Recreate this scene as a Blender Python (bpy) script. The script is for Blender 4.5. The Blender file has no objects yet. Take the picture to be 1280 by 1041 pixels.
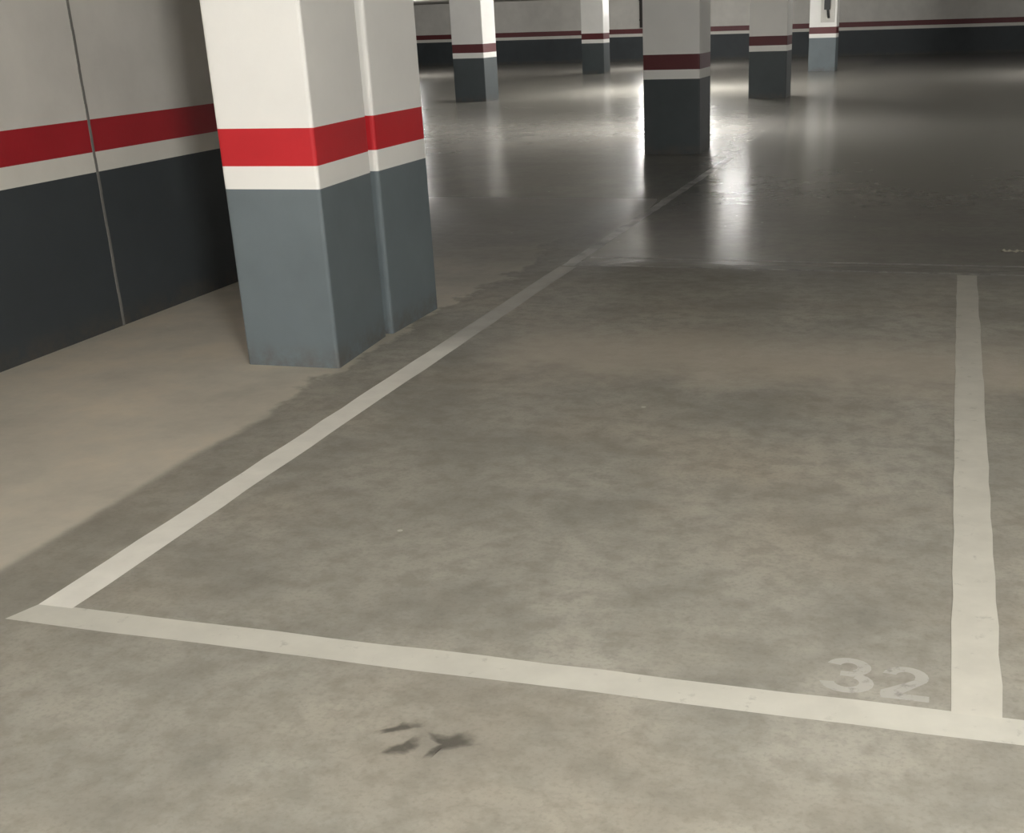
import bpy, bmesh, math, random
from mathutils import Matrix, Vector

random.seed(32)
C = bpy.context.scene.collection

# ------------------------------------------------------------------ helpers
def mesh_obj(name, bm, mats, parent=None, loc=(0, 0, 0), smooth=False):
    me = bpy.data.meshes.new(name)
    bmesh.ops.recalc_face_normals(bm, faces=bm.faces[:])
    bm.to_mesh(me)
    bm.free()
    for m in (mats if isinstance(mats, (list, tuple)) else [mats]):
        me.materials.append(m)
    if smooth:
        for p in me.polygons:
            p.use_smooth = True
    o = bpy.data.objects.new(name, me)
    o.location = loc
    C.objects.link(o)
    if parent is not None:
        o.parent = parent
    return o

def tag(o, label=None, cat=None, group=None, kind='thing'):
    if label: o['label'] = label
    if cat: o['category'] = cat
    if group: o['group'] = group
    if kind: o['kind'] = kind
    return o

def thing(name, label, cat, loc=(0, 0, 0), group=None):
    o = bpy.data.objects.new(name, None)
    o.empty_display_size = 0.2
    o.location = loc
    C.objects.link(o)
    return tag(o, label, cat, group)

def box(bm, x0, x1, y0, y1, z0, z1):
    v = [bm.verts.new((x, y, z)) for z in (z0, z1) for (x, y) in ((x0, y0), (x1, y0), (x1, y1), (x0, y1))]
    for f in ((0, 3, 2, 1), (4, 5, 6, 7), (0, 1, 5, 4), (1, 2, 6, 5), (2, 3, 7, 6), (3, 0, 4, 7)):
        bm.faces.new([v[i] for i in f])

def prism(bm, pts, z0, z1):
    a = [bm.verts.new((x, y, z0)) for x, y in pts]
    b = [bm.verts.new((x, y, z1)) for x, y in pts]
    n = len(pts)
    bm.faces.new(list(reversed(a)))
    bm.faces.new(b)
    for i in range(n):
        j = (i + 1) % n
        bm.faces.new((a[i], a[j], b[j], b[i]))

def chamfered(corners, c, arc=3):
    """plan outline with softly rounded corners"""
    out = []
    n = len(corners)
    for i in range(n):
        p = Vector(corners[i]); a = Vector(corners[i - 1]); b = Vector(corners[(i + 1) % n])
        da = (a - p).normalized() * c
        db = (b - p).normalized() * c
        for k in range(arc + 1):
            t = k / arc
            q = (p + da) * (1 - t) ** 2 + p * 2 * t * (1 - t) + (p + db) * t ** 2
            out.append((q.x, q.y))
    return out

def cyl(bm, p0, p1, r, n=16):
    p0 = Vector(p0); p1 = Vector(p1)
    d = (p1 - p0)
    u = d.orthogonal().normalized(); v = d.normalized().cross(u)
    a = []; b = []
    for i in range(n):
        t = 2 * math.pi * i / n
        o = u * math.cos(t) * r + v * math.sin(t) * r
        a.append(bm.verts.new(p0 + o)); b.append(bm.verts.new(p1 + o))
    bm.faces.new(a); bm.faces.new(b)
    for i in range(n):
        j = (i + 1) % n
        bm.faces.new((a[i], a[j], b[j], b[i]))

# ------------------------------------------------------------------ materials
class N:
    def __init__(self, name):
        self.m = bpy.data.materials.new(name)
        self.m.use_nodes = True
        self.nt = self.m.node_tree
        self.b = self.nt.nodes['Principled BSDF']
        self.out = self.nt.nodes['Material Output']
        tc = self.nt.nodes.new('ShaderNodeTexCoord')
        geo = self.nt.nodes.new('ShaderNodeNewGeometry')
        self.obj = tc.outputs['Object']
        self.pos = geo.outputs['Position']
    def link(self, a, b): self.nt.links.new(a, b)
    def noise(self, scale, detail=4, rough=.55, vec=None, stretch=None, off=(0, 0, 0)):
        n = self.nt.nodes.new('ShaderNodeTexNoise')
        n.inputs['Scale'].default_value = scale
        n.inputs['Detail'].default_value = detail
        n.inputs['Roughness'].default_value = rough
        v = vec or self.pos
        mp = self.nt.nodes.new('ShaderNodeMapping')
        if stretch: mp.inputs['Scale'].default_value = stretch
        mp.inputs['Location'].default_value = off
        self.link(v, mp.inputs['Vector'])
        self.link(mp.outputs['Vector'], n.inputs['Vector'])
        return n.outputs['Fac']
    def ramp(self, fac, stops):
        r = self.nt.nodes.new('ShaderNodeValToRGB')
        el = r.color_ramp.elements
        while len(el) < len(stops): el.new(0.5)
        for e, (p, c) in zip(el, stops):
            e.position = p
            e.color = (c, c, c, 1) if isinstance(c, (int, float)) else (*c, 1)
        self.link(fac, r.inputs['Fac'])
        return r.outputs['Color']
    def math(self, op, a, b=None, c=None, clamp=False):
        n = self.nt.nodes.new('ShaderNodeMath'); n.operation = op; n.use_clamp = clamp
        for i, x in enumerate((a, b, c)):
            if x is None: continue
            if isinstance(x, (int, float)): n.inputs[i].default_value = x
            else: self.link(x, n.inputs[i])
        return n.outputs[0]
    def step(self, v, a, b, lo=0.0, hi=1.0):
        n = self.nt.nodes.new('ShaderNodeMapRange'); n.interpolation_type = 'SMOOTHSTEP'
        n.inputs['From Min'].default_value = a; n.inputs['From Max'].default_value = b
        n.inputs['To Min'].default_value = lo; n.inputs['To Max'].default_value = hi
        self.link(v, n.inputs['Value'])
        return n.outputs['Result']
    def mix(self, fac, a, b, mode='MIX'):
        n = self.nt.nodes.new('ShaderNodeMix'); n.data_type = 'RGBA'; n.blend_type = mode
        for s, x in ((n.inputs[0], fac), (n.inputs[6], a), (n.inputs[7], b)):
            if isinstance(x, (int, float)): s.default_value = x
            elif isinstance(x, tuple): s.default_value = (*x, 1)
            else: self.link(x, s)
        return n.outputs[2]
    def xyz(self, v=None):
        s = self.nt.nodes.new('ShaderNodeSeparateXYZ'); self.link(v or self.pos, s.inputs[0])
        return s.outputs
    def bump(self, h, strength, dist):
        n = self.nt.nodes.new('ShaderNodeBump')
        n.inputs['Strength'].default_value = strength; n.inputs['Distance'].default_value = dist
        self.link(h, n.inputs['Height']); self.link(n.outputs['Normal'], self.b.inputs['Normal'])
    def set(self, **k):
        for key, v in k.items():
            s = self.b.inputs[{'color': 'Base Color', 'rough': 'Roughness', 'spec': 'Specular IOR Level',
                               'alpha': 'Alpha', 'metal': 'Metallic'}[key]]
            if isinstance(v, (int, float)): s.default_value = v
            elif isinstance(v, tuple): s.default_value = (*v, 1)
            else: self.link(v, s)
        return self

def paint(name, col, var=.08, rough=.6, bump=.12, dirt=None):
    n = N(name)
    big = n.noise(2.2, 5, .6)
    fine = n.noise(38, 3, .6)
    c = n.mix(n.ramp(big, [(.3, 0.0), (.75, 1.0)]), tuple(x * (1 - var) for x in col), tuple(min(1, x * (1 + var * .4)) for x in col))
    if dirt:                       # splashes and scuffs near the foot, broken up by noise
        z = n.xyz()[2]
        foot = n.step(z, 0.02, 0.15, 1.0, 0.0)
        blot = n.ramp(n.noise(9, 5, .7), [(.36, 0.0), (.62, 1.0)])
        c = n.mix(n.math('MULTIPLY', foot, n.math('MULTIPLY', blot, .75)), c, dirt)
    n.set(color=c, rough=rough, spec=.35)
    n.bump(n.math('ADD', n.math('MULTIPLY', fine, .5), big), bump, .01)
    return n.m

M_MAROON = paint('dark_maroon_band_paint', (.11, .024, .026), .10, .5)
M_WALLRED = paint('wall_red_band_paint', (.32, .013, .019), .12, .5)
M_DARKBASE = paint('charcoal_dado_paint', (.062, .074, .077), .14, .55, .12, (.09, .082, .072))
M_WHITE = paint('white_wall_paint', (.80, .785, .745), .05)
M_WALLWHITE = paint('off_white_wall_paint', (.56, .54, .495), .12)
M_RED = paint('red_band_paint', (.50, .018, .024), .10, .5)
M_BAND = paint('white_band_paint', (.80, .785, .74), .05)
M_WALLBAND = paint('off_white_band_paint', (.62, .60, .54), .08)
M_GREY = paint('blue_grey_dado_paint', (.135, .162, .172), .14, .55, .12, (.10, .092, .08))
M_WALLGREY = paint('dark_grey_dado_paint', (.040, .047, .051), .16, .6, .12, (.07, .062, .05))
M_JOINT = paint('joint_sealant', (.17, .165, .15), .2, .8)
M_CEIL = paint('ceiling_concrete', (.66, .65, .62), .02, .8, 0.0)
M_RECESS = paint('recess_dark', (.035, .032, .03), .1, .5, .02)  # darkness of the far wall recess put into the colour
M_METAL = paint('white_lamp_housing', (.75, .75, .73), .03, .4, .02)
M_BLACK = paint('black_plastic', (.02, .02, .02), .1, .5, .02)
M_PAPER = paint('pale_paper', (.55, .52, .42), .1, .8, .05)

# --- floor: power floated concrete, dusty inside the bays, polished beyond them
def floor_material():
    n = N('polished_concrete')
    x, y, z = n.xyz()
    big = n.noise(.55, 6, .6, off=(3.1, 1.7, 0))
    mid = n.noise(1.9, 6, .62, off=(7.7, 2.2, 0))
    fine = n.noise(11, 5, .65)
    grain = n.noise(70, 3, .6)
    streak = n.noise(2.2, 5, .6, stretch=(.45, 2.2, 1), off=(1.3, .4, 0))
    base = n.mix(n.ramp(big, [(.32, 0.0), (.68, 1.0)]), (.30, .285, .246), (.405, .388, .336))
    base = n.mix(n.ramp(mid, [(.38, .8), (.58, 0.0)]), base, (.246, .234, .204))
    warm = n.ramp(n.noise(.9, 4, .6, off=(11, 4, 0)), [(.48, 0.0), (.72, .55)])
    base = n.mix(warm, base, (.37, .322, .256))
    base = n.mix(n.ramp(fine, [(.38, .42), (.56, 0.0)]), base, (.20, .187, .157))
    base = n.mix(n.ramp(streak, [(.55, 0.0), (.72, .35)]), base, (.40, .38, .325))
    base = n.mix(n.ramp(grain, [(.35, .22), (.5, 0.0)]), base, (.17, .16, .14))
    # lighter dusty strip of walkway left of the slab joint at x = -2.83
    wob = n.math('ADD', x, n.math('MULTIPLY', n.math('SUBTRACT', fine, .5), .05))
    left = n.math('MULTIPLY', n.step(n.math('ADD', wob, n.math('MULTIPLY', n.math('SUBTRACT', mid, .5), n.step(y, 3.4, 5.6, 0.0, .9))), -2.88, -2.81, 1.0, 0.0), n.step(y, 6.4, 9.0, 1.0, .3))
    pat = n.ramp(n.noise(1.5, 6, .65, off=(4, 9, 0)), [(.36, (.49, .46, .39)), (.5, (.58, .54, .455)), (.64, (.66, .59, .475))])
    base = n.mix(n.math('MULTIPLY', left, .75), base, pat)
    # tyre-polished darker stripe beside the joint
    strip = n.math('MULTIPLY', n.step(wob, -2.86, -2.82, 0.0, 1.0), n.step(x, -2.62, -2.45, 1.0, 0.0))
    strip = n.math('MULTIPLY', strip, n.step(y, 3.2, 5.4, 1.0, 0.0))
    base = n.mix(n.math('MULTIPLY', strip, .35), base, (.21, .20, .172))
    # pale brownish dust band across the middle of the bay
    wb = n.math('ADD', y, n.math('MULTIPLY', n.math('SUBTRACT', mid, .5), .9))
    band = n.math('MULTIPLY', n.step(wb, 5.1, 5.6), n.step(wb, 5.8, 6.5, 1.0, 0.0))
    band = n.math('MULTIPLY', band, n.step(x, -2.4, -1.9))
    base = n.mix(n.math('MULTIPLY', band, .55), base, (.49, .44, .36))
    # the polished part beyond the bay is cleaner and darker
    wy = n.math('ADD', y, n.math('MULTIPLY', n.math('SUBTRACT', mid, .5), .35))
    inbay = n.step(x, -2.62, -2.45)
    def edge(a, b):           # crisp at the bay's end line, gradual over the walkway
        return n.math('ADD', n.math('MULTIPLY', n.step(wy, a, b), inbay),
                      n.math('MULTIPLY', n.step(wy, a - .6, b + 2.2), n.math('SUBTRACT', 1.0, inbay)))
    far = edge(7.2, 8.3)
    base = n.mix(n.math('MULTIPLY', far, .55), base, (.155, .152, .143))
    # light specks of paint and grit
    v = n.nt.nodes.new('ShaderNodeTexVoronoi'); v.inputs['Scale'].default_value = 4.2
    n.link(n.pos, v.inputs['Vector'])
    sp = n.math('LESS_THAN', v.outputs['Distance'], .045)
    pick = n.math('GREATER_THAN', n.xyz(v.outputs['Color'])[0], .86)
    base = n.mix(n.math('MULTIPLY', n.math('MULTIPLY', sp, pick), .55), base, (.62, .60, .54))
    n.set(color=base, spec=n.math('MULTIPLY_ADD', edge(7.2, 8.25), .14, .12))
    r_bay = n.step(y, 7.85, 8.2, .66, .19)          # buffed lane beyond the bay
    r_walk = n.step(y, 7.8, 12.0, .66, .23)         # duller lane on the left
    rg = n.math('ADD', n.math('MULTIPLY', r_bay, inbay), n.math('MULTIPLY', r_walk, n.math('SUBTRACT', 1.0, inbay)))
    n.set(rough=rg)
    return n.m
M_FLOOR = floor_material()

def line_paint(name, col, lo, hi, fade=None, scale=14, most=1.0, gloss=(.62, .2)):
    """floor paint worn through to the concrete; fade = (y0, y1, amount) where wear increases"""
    n = N(name)
    w = n.noise(scale, 6, .68)
    a = n.ramp(w, [(lo, most), (hi, most * .25)])
    if fade:
        x, y, z = n.xyz()
        k = n.step(y, fade[0], fade[1], 1.0, fade[2])
        a = n.math('MULTIPLY', a, k)
    c = n.mix(n.ramp(n.noise(6, 4, .6), [(.35, 0.0), (.65, 1.0)]), tuple(v * .9 for v in col), col)
    n.set(color=c, rough=gloss[0], spec=gloss[1], alpha=a)
    return n.m
M_LINE = line_paint('white_line_paint', (.80, .78, .71), .66, .95, (5.5, 6.1, .5))
M_FRONT = line_paint('white_front_line_paint', (.58, .565, .50), .60, .92)
M_RIGHT = line_paint('white_right_line_paint', (.60, .58, .51), .60, .92, (4.5, 8.0, .75))
M_THIN = line_paint('worn_thin_line_paint', (.56, .545, .50), .42, .72, None, 9, .75, (.32, .3))
M_FARLINE = line_paint('worn_far_line_paint', (.62, .61, .58), .42, .70, None, 2.2, .8, (.32, .3))
M_DIGIT = line_paint('stencil_paint', (.60, .58, .53), .54, .84, None, 26, .72)

def stain_material():
    n = N('oil_stain')
    at = n.nt.nodes.new('ShaderNodeAttribute'); at.attribute_name = 'soak'
    w = n.noise(45, 4, .6)
    f = n.math('ADD', at.outputs['Fac'], n.math('MULTIPLY', n.math('SUBTRACT', w, .5), .9))
    n.set(color=(.12, .11, .092), rough=.6, spec=.2, alpha=n.ramp(f, [(.12, 0.0), (.85, .58)]))
    return n.m
M_STAIN = stain_material()

def emit(name, col, s):
    n = N(name)
    n.set(color=(.8, .8, .8))
    n.b.inputs['Emission Color'].default_value = (*col, 1)
    n.b.inputs['Emission Strength'].default_value = s
    return n.m

# ------------------------------------------------------------------ dimensions (metres)
Z1, Z2, Z3, CEIL = .881, .989, 1.163, 2.30       # grey / white band / red band / ceiling
X0, X1, Y0, Y1 = -25.0, 8.0, -9.0, 47.5
XW = -4.60                                        # face of the near left wall
WALL_END = 7.55

# ------------------------------------------------------------------ room shell
bm = bmesh.new(); box(bm, X0 - .2, X1 + .2, Y0 - .2, Y1 + .2, -.2, 0)
tag(mesh_obj('floor', bm, M_FLOOR), 'polished grey concrete car park floor', None, None, 'structure')
bm = bmesh.new(); box(bm, X0 - .2, X1 + .2, Y0 - .2, Y1 + .2, CEIL, CEIL + .2)
tag(mesh_obj('ceiling', bm, M_CEIL), 'concrete ceiling', None, None, 'structure')

def wall(name, x0, x1, y0, y1, label, red=None):
    bm = bmesh.new(); box(bm, x0, x1, y0, y1, Z3, CEIL)
    w = tag(mesh_obj(name, bm, M_WALLWHITE), label, None, None, 'structure')
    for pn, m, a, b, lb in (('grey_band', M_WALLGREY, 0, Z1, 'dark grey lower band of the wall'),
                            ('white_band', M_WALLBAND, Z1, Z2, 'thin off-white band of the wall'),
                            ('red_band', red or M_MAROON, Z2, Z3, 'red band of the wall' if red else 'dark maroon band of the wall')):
        bm = bmesh.new(); box(bm, x0, x1, y0, y1, a, b)
        o = mesh_obj(pn, bm, m, w); o['label'] = lb
    return w
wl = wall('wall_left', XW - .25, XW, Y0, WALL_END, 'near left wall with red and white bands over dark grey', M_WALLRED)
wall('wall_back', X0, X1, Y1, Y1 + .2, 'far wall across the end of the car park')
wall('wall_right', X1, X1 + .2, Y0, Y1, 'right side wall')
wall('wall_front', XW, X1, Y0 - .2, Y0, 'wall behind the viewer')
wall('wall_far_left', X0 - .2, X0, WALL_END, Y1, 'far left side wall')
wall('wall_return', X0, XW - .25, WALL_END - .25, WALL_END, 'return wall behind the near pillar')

# expansion joint down the left wall: a recessed looking seam with a slightly raised sealant bead
bm = bmesh.new()
for k in range(24):
    za = k / 24 * CEIL; zb = (k + 1) / 24 * CEIL
    wv = .0015 * math.sin(k * 1.7)
    box(bm, XW - .004, XW + .004, 5.862 + wv, 5.880 + wv, za, zb)
o = mesh_obj('expansion_joint', bm, M_JOINT, wl); o['label'] = 'vertical expansion joint running down the wall'

# ------------------------------------------------------------------ pillars
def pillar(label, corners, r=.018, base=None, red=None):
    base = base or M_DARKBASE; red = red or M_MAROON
    cx = sum(p[0] for p in corners) / 4; cy = sum(p[1] for p in corners) / 4
    t = thing('pillar', label, 'pillar', (cx, cy, 0))
    pl = chamfered([(x - cx, y - cy) for x, y in corners], r)
    for pn, m, a, b, lb in (('grey_base', base, 0, Z1, 'blue grey painted base' if base is M_GREY else 'charcoal painted base'),
                            ('white_band', M_BAND, Z1, Z2, 'thin white painted band'),
                            ('red_band', red, Z2, Z3, 'red painted band' if red is M_RED else 'dark maroon painted band'),
                            ('shaft', M_WHITE, Z3, CEIL - .001, 'white painted upper shaft')):
        bm = bmesh.new(); prism(bm, pl, a, b)
        o = mesh_obj(pn, bm, m, t); o['label'] = lb
    return t
def rect(x0, x1, y0, y1): return [(x0, y0), (x1, y0), (x1, y1), (x0, y1)]

near_a = pillar('large white pillar nearest the viewer, front one of the close pair by the left wall',
                [(-3.375, 5.215), (-2.865, 5.225), (-2.915, 5.885), (-3.375, 5.885)], .018, M_GREY, M_RED)
near_b = pillar('white pillar directly behind the nearest pillar, parted from it by a narrow joint',
                [(-3.375, 5.93), (-2.896, 5.93), (-2.893, 6.57), (-3.375, 6.57)], .022, M_GREY, M_RED)
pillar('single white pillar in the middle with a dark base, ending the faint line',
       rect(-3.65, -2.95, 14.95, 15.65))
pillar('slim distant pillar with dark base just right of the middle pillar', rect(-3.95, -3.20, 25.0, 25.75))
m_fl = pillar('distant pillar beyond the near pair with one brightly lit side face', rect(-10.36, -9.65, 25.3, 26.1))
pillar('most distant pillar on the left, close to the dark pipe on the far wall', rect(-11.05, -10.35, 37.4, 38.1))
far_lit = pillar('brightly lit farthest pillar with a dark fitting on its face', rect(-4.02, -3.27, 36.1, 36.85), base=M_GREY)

# joint filler between the near pair
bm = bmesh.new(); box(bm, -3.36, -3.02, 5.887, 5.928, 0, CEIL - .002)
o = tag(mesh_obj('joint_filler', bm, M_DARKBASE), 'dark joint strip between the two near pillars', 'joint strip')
# ------------------------------------------------------------------ floor markings
H = .0003
def film(bm, pts, z):
    bm.faces.new([bm.verts.new((x, y, z)) for x, y in pts])
def slab(name, pts, mat, label, cat, grp=None, z=.0004):
    bm = bmesh.new()
    cx = sum(p[0] for p in pts) / len(pts); cy = sum(p[1] for p in pts) / len(pts)
    film(bm, [(x - cx, y - cy) for x, y in pts], H)
    o = mesh_obj(name, bm, mat, None, (cx, cy, z))
    if o.data.polygons[0].normal.z < 0: o.data.flip_normals()
    return tag(o, label, cat, grp)
def ragged(x0, x1, y0, y1, along, step=.16, amp=.003):
    """long strip with a slightly uneven hand painted edge"""
    a = []; b = []
    L = (y1 - y0) if along == 'y' else (x1 - x0)
    n = max(2, int(L / step))
    for i in range(n + 1):
        t = i / n
        if along == 'y':
            yy = y0 + L * t
            a.append((x0 + random.uniform(-amp, amp), yy)); b.append((x1 + random.uniform(-amp, amp), yy))
        else:
            xx = x0 + L * t
            a.append((xx, y0 + random.uniform(-amp, amp))); b.append((xx, y1 + random.uniform(-amp, amp)))
    return a + b[::-1]

slab('bay_line', ragged(-2.545, -2.425, 2.64, 7.90, 'y'), M_LINE,
     'white line along the left side of the bay, fading beyond the near pillar', 'floor marking', 'bay lines', .0008)
fl = ragged(-2.545, 2.62, 2.535, 2.648, 'x')
fl.insert(0, (-2.582, 2.538))
slab('bay_line', fl, M_FRONT, 'white line across the near end of the bay', 'floor marking', 'bay lines')
slab('bay_line', ragged(.100, .222, 2.64, 7.93, 'y'), M_RIGHT,
     'white line along the right side of the bay beside the number', 'floor marking', 'bay lines', .0008)
slab('bay_line', ragged(-2.42, 2.62, 7.955, 7.995, 'x', .12, .004), M_THIN,
     'faint thin line across the far end of the bay, nearer of two', 'floor marking', 'bay lines')
slab('bay_line', ragged(-2.42, 2.62, 8.23, 8.275, 'x', .12, .004), M_THIN,
     'faint thin line beyond the far end of the bay, farther of two', 'floor marking', 'bay lines')
slab('bay_line', ragged(-2.54, -2.45, 7.93, 14.55, 'y', .12, .008), M_FARLINE,
     'faint worn line running on from the bay towards the middle pillar', 'floor marking', 'bay lines')

# stencilled number 32
def digit(polys, x, y, w, h, name, label, parent):
    bm = bmesh.new()
    for k, poly in enumerate(polys):
        film(bm, [(u * w, v * h) for u, v in poly], H + k * .0001)
    o = mesh_obj(name, bm, M_DIGIT, parent, (x, y, 0)); o['label'] = label
    for p in o.data.polygons:
        if p.normal.z < 0: p.flip()
def arc(cx, cy, rx, ry, a0, a1, t, tv, n=12):
    out = []; inn = []
    for i in range(n + 1):
        a = math.radians(a0 + (a1 - a0) * i / n)
        out.append((cx + rx * math.cos(a), cy + ry * math.sin(a)))
        inn.append((cx + (rx - t) * math.cos(a), cy + (ry - tv) * math.sin(a)))
    return out + inn[::-1]
three = [arc(.50, .74, .42, .26, 168, -62, .26, .15), arc(.50, .30, .50, .30, 62, -172, .27, .16),
         [(.36, .46), (.72, .46), (.72, .60), (.36, .60)]]
two = [arc(.5, .70, .48, .30, 172, -28, .28, .16),
       [(.92, .56), (.70, .62), (.02, .22), (.02, .17), (.45, .17)],
       [(.02, .0), (1.0, .0), (1.0, .17), (.02, .17)]]
num = thing('bay_number', 'faded white number 32 stencilled in the near right corner of the bay', 'floor marking', (-.224, 2.676, .0004))
digit(three, 0, .002, .137, .178, 'numeral', 'faded numeral 3', num)
digit(two, .152, .0, .121, .165, 'numeral', 'faded numeral 2', num)

# dark stain in front of the bay
def stain(blobs, label):
    xs = [p for b in blobs for p in b]
    cx = sum(p[0] for p in xs) / len(xs); cy = sum(p[1] for p in xs) / len(xs)
    bm = bmesh.new()
    lay = bm.verts.layers.float.new('soak')
    for b in blobs:
        mx = sum(p[0] for p in b) / len(b); my = sum(p[1] for p in b) / len(b)
        rings = []
        for k, val in ((1.4, 0.0), (.95, .5), (.4, .95)):
            ring = []
            for (x, y) in b:
                v = bm.verts.new((mx + (x - mx) * k - cx, my + (y - my) * k - cy, 0)); v[lay] = val
                ring.append(v)
            rings.append(ring)
        for r0, r1 in zip(rings, rings[1:]):
            for i in range(len(b)):
                j = (i + 1) % len(b)
                bm.faces.new((r0[i], r0[j], r1[j], r1[i]))
        bm.faces.new(rings[-1])
    o = mesh_obj('floor_stain', bm, M_STAIN, None, (cx, cy, .0009))
    return tag(o, label, 'stain', 'dark stains before the bay')
stain([[(-1.184, 2.159), (-1.174, 2.189), (-1.152, 2.207), (-1.14, 2.234), (-1.124, 2.23), (-1.113, 2.196), (-1.13, 2.168), (-1.16, 2.161)],
       [(-1.234, 2.245), (-1.201, 2.27), (-1.19, 2.29), (-1.152, 2.294), (-1.138, 2.285), (-1.161, 2.269), (-1.192, 2.251), (-1.22, 2.236)]],
      'curled dark stain on the concrete before the bay, left one of two')
stain([[(-1.102, 2.26), (-1.058, 2.258), (-1.028, 2.281), (-1.003, 2.267), (-.985, 2.243), (-1.01, 2.226),
        (-1.046, 2.206), (-1.059, 2.197), (-1.06, 2.173), (-1.079, 2.172), (-1.074, 2.205), (-1.063, 2.224), (-1.088, 2.238)]],
      'wing shaped dark stain on the concrete before the bay, right one of two')

# scrap of litter on the polished floor behind the bay
bm = bmesh.new()
ring = []
for i in range(9):
    t = math.radians(200 + 140 * i / 8)
    ring.append((bm.verts.new((.085 * math.cos(t), .06 * math.sin(t) + .03, .004 + .012 * math.sin(i * 1.3) ** 2)),
                 bm.verts.new((.055 * math.cos(t), .035 * math.sin(t) + .03, .016 + .006 * math.cos(i * 2.1)))))
for (a, b), (c, d) in zip(ring, ring[1:]):
    bm.faces.new((a, c, d, b))
bmesh.ops.solidify(bm, geom=bm.faces[:], thickness=.003)
tag(mesh_obj('paper_scrap', bm, M_PAPER, None, (.463, 8.76, 0.0)), 'small curled pale scrap lying on the dark floor past the bay', 'litter')

# ------------------------------------------------------------------ distant fittings
bm = bmesh.new(); cyl(bm, (0, 0, 0), (0, 0, CEIL - 1.2), .14, 18)  # dark cylinder stands in for the shade of a wall recess
t = thing('recess_stand_in', 'dark vertical pipe on the far wall ending above the red band, standing in for a dark recess', 'upright', (-11.52, Y1 - .15, 1.2))
mesh_obj('upright', bm, M_RECESS, t, smooth=False)
for zz in (.25, .95):
    bm = bmesh.new(); cyl(bm, (0, 0, zz), (0, 0, zz + .05), .158, 18); box(bm, -.03, .03, .1, .15, zz, zz + .05)
    mesh_obj('clamp', bm, M_RECESS, t)  # bands on the recess stand-in, made up along with it

t = thing('wall_fitting', 'small dark fitting on a pale plate on the farthest lit pillar', 'fitting', (-3.52, 36.1, 1.25))
bm = bmesh.new(); box(bm, -.19, .19, -.02, 0, .03, .95); o = mesh_obj('plate', bm, M_WALLWHITE, t)
bm = bmesh.new(); box(bm, -.10, .06, -.10, -.02, .36, .72); box(bm, -.06, .02, -.07, -.02, .72, .9)
mesh_obj('body', bm, M_BLACK, t)
bm = bmesh.new(); cyl(bm, (.0, -.05, .36), (.03, -.05, .14), .035, 10); mesh_obj('nozzle', bm, M_BLACK, t)

# ------------------------------------------------------------------ ceiling lamps (inferred lamps plus added unseen fill lamps)
def lamp(x, y, along, strength, col, label, L=1.2):
    t = thing('ceiling_lamp', label, 'lamp', (x, y, CEIL), 'tube lamps on the ceiling')
    a, b = (L / 2, .08) if along == 'x' else (.08, L / 2)
    bm = bmesh.new(); box(bm, -a, a, -b, b, -.045, 0)
    mesh_obj('housing', bm, M_METAL, t)
    bm = bmesh.new()
    h = L / 2 - .04
    if along == 'x': cyl(bm, (-h, 0, -.07), (h, 0, -.07), .019, 12)
    else: cyl(bm, (0, -h, -.07), (0, h, -.07), .019, 12)
    mesh_obj('tube', bm, emit('lit_tube', col, strength), t)
    return t
WARM = (1.0, .985, .955); COOL = (1.0, .99, .98)
S = 1.0
lamp(2.3, -1.8, 'x', 4500 * S, WARM, 'lit tube lamp on the ceiling behind the viewer, right of two')
lamp(-2.8, -2.0, 'x', 780 * S, WARM, 'added fill tube lamp on the ceiling behind the viewer, left of two')  # unseen fill, added to lift the walkway on the left
lamp(-4.46, 27.3, 'x', 100 * S, WARM, 'dim short tube lamp beyond the slim distant pillar', .9)
lamp(-9.7, 18.0, 'x', 450 * S, COOL, 'added fill tube lamp over the aisle behind the near pair of pillars')  # unseen fill, added to light the front of the distant left pillar
lamp(-3.95, 18.5, 'y', 950 * S, COOL, 'lit tube lamp over the floor just past the middle pillar')
lamp(-6.15, 28.6, 'x', 2300 * S, WARM, 'lit tube lamp facing the bright side of the distant left pillar')
lamp(-9.3, 40.5, 'x', 850 * S, WARM, 'added fill tube lamp before the far wall')  # unseen fill, added to brighten the far wall
lamp(-17.5, 38.0, 'x', 800 * S, WARM, 'added fill tube lamp in the far left corner')  # unseen fill, added for the left end of the far wall
lamp(4.5, 32.0, 'y', 1800 * S, WARM, 'added fill tube lamp on the ceiling far over to the right')  # unseen fill, added to raise the floor and wall at far right

w = bpy.data.worlds.new('World'); bpy.context.scene.world = w
w.use_nodes = True
w.node_tree.nodes['Background'].inputs['Color'].default_value = (0, 0, 0, 1)

# ------------------------------------------------------------------ camera
F = 1496.98
r = Vector((0.96015542, 0.27767509, -0.0315929)); u = Vector((-0.0722295, 0.35577224, 0.93177734)); f = Vector((-0.26997124, 0.89236912, -0.36165298))
cam = bpy.data.cameras.new('Camera'); co = bpy.data.objects.new('Camera', cam); C.objects.link(co)
cam.sensor_fit = 'HORIZONTAL'; cam.sensor_width = 36; cam.lens = F / 1280 * 36
cam.shift_x = -95.18 / 1280; cam.shift_y = 83.21 / 1280
cam.clip_start = .05; cam.clip_end = 200
co.matrix_world = Matrix(((r.x, u.x, -f.x, 0), (r.y, u.y, -f.y, 0), (r.z, u.z, -f.z, 1.6), (0, 0, 0, 1)))
sc = bpy.context.scene
sc.camera = co
sc.view_settings.view_transform = 'Standard'; sc.view_settings.look = 'None'
sc.view_settings.gamma = 1; sc.view_settings.use_curve_mapping = False
sc.view_settings.exposure = 0.0
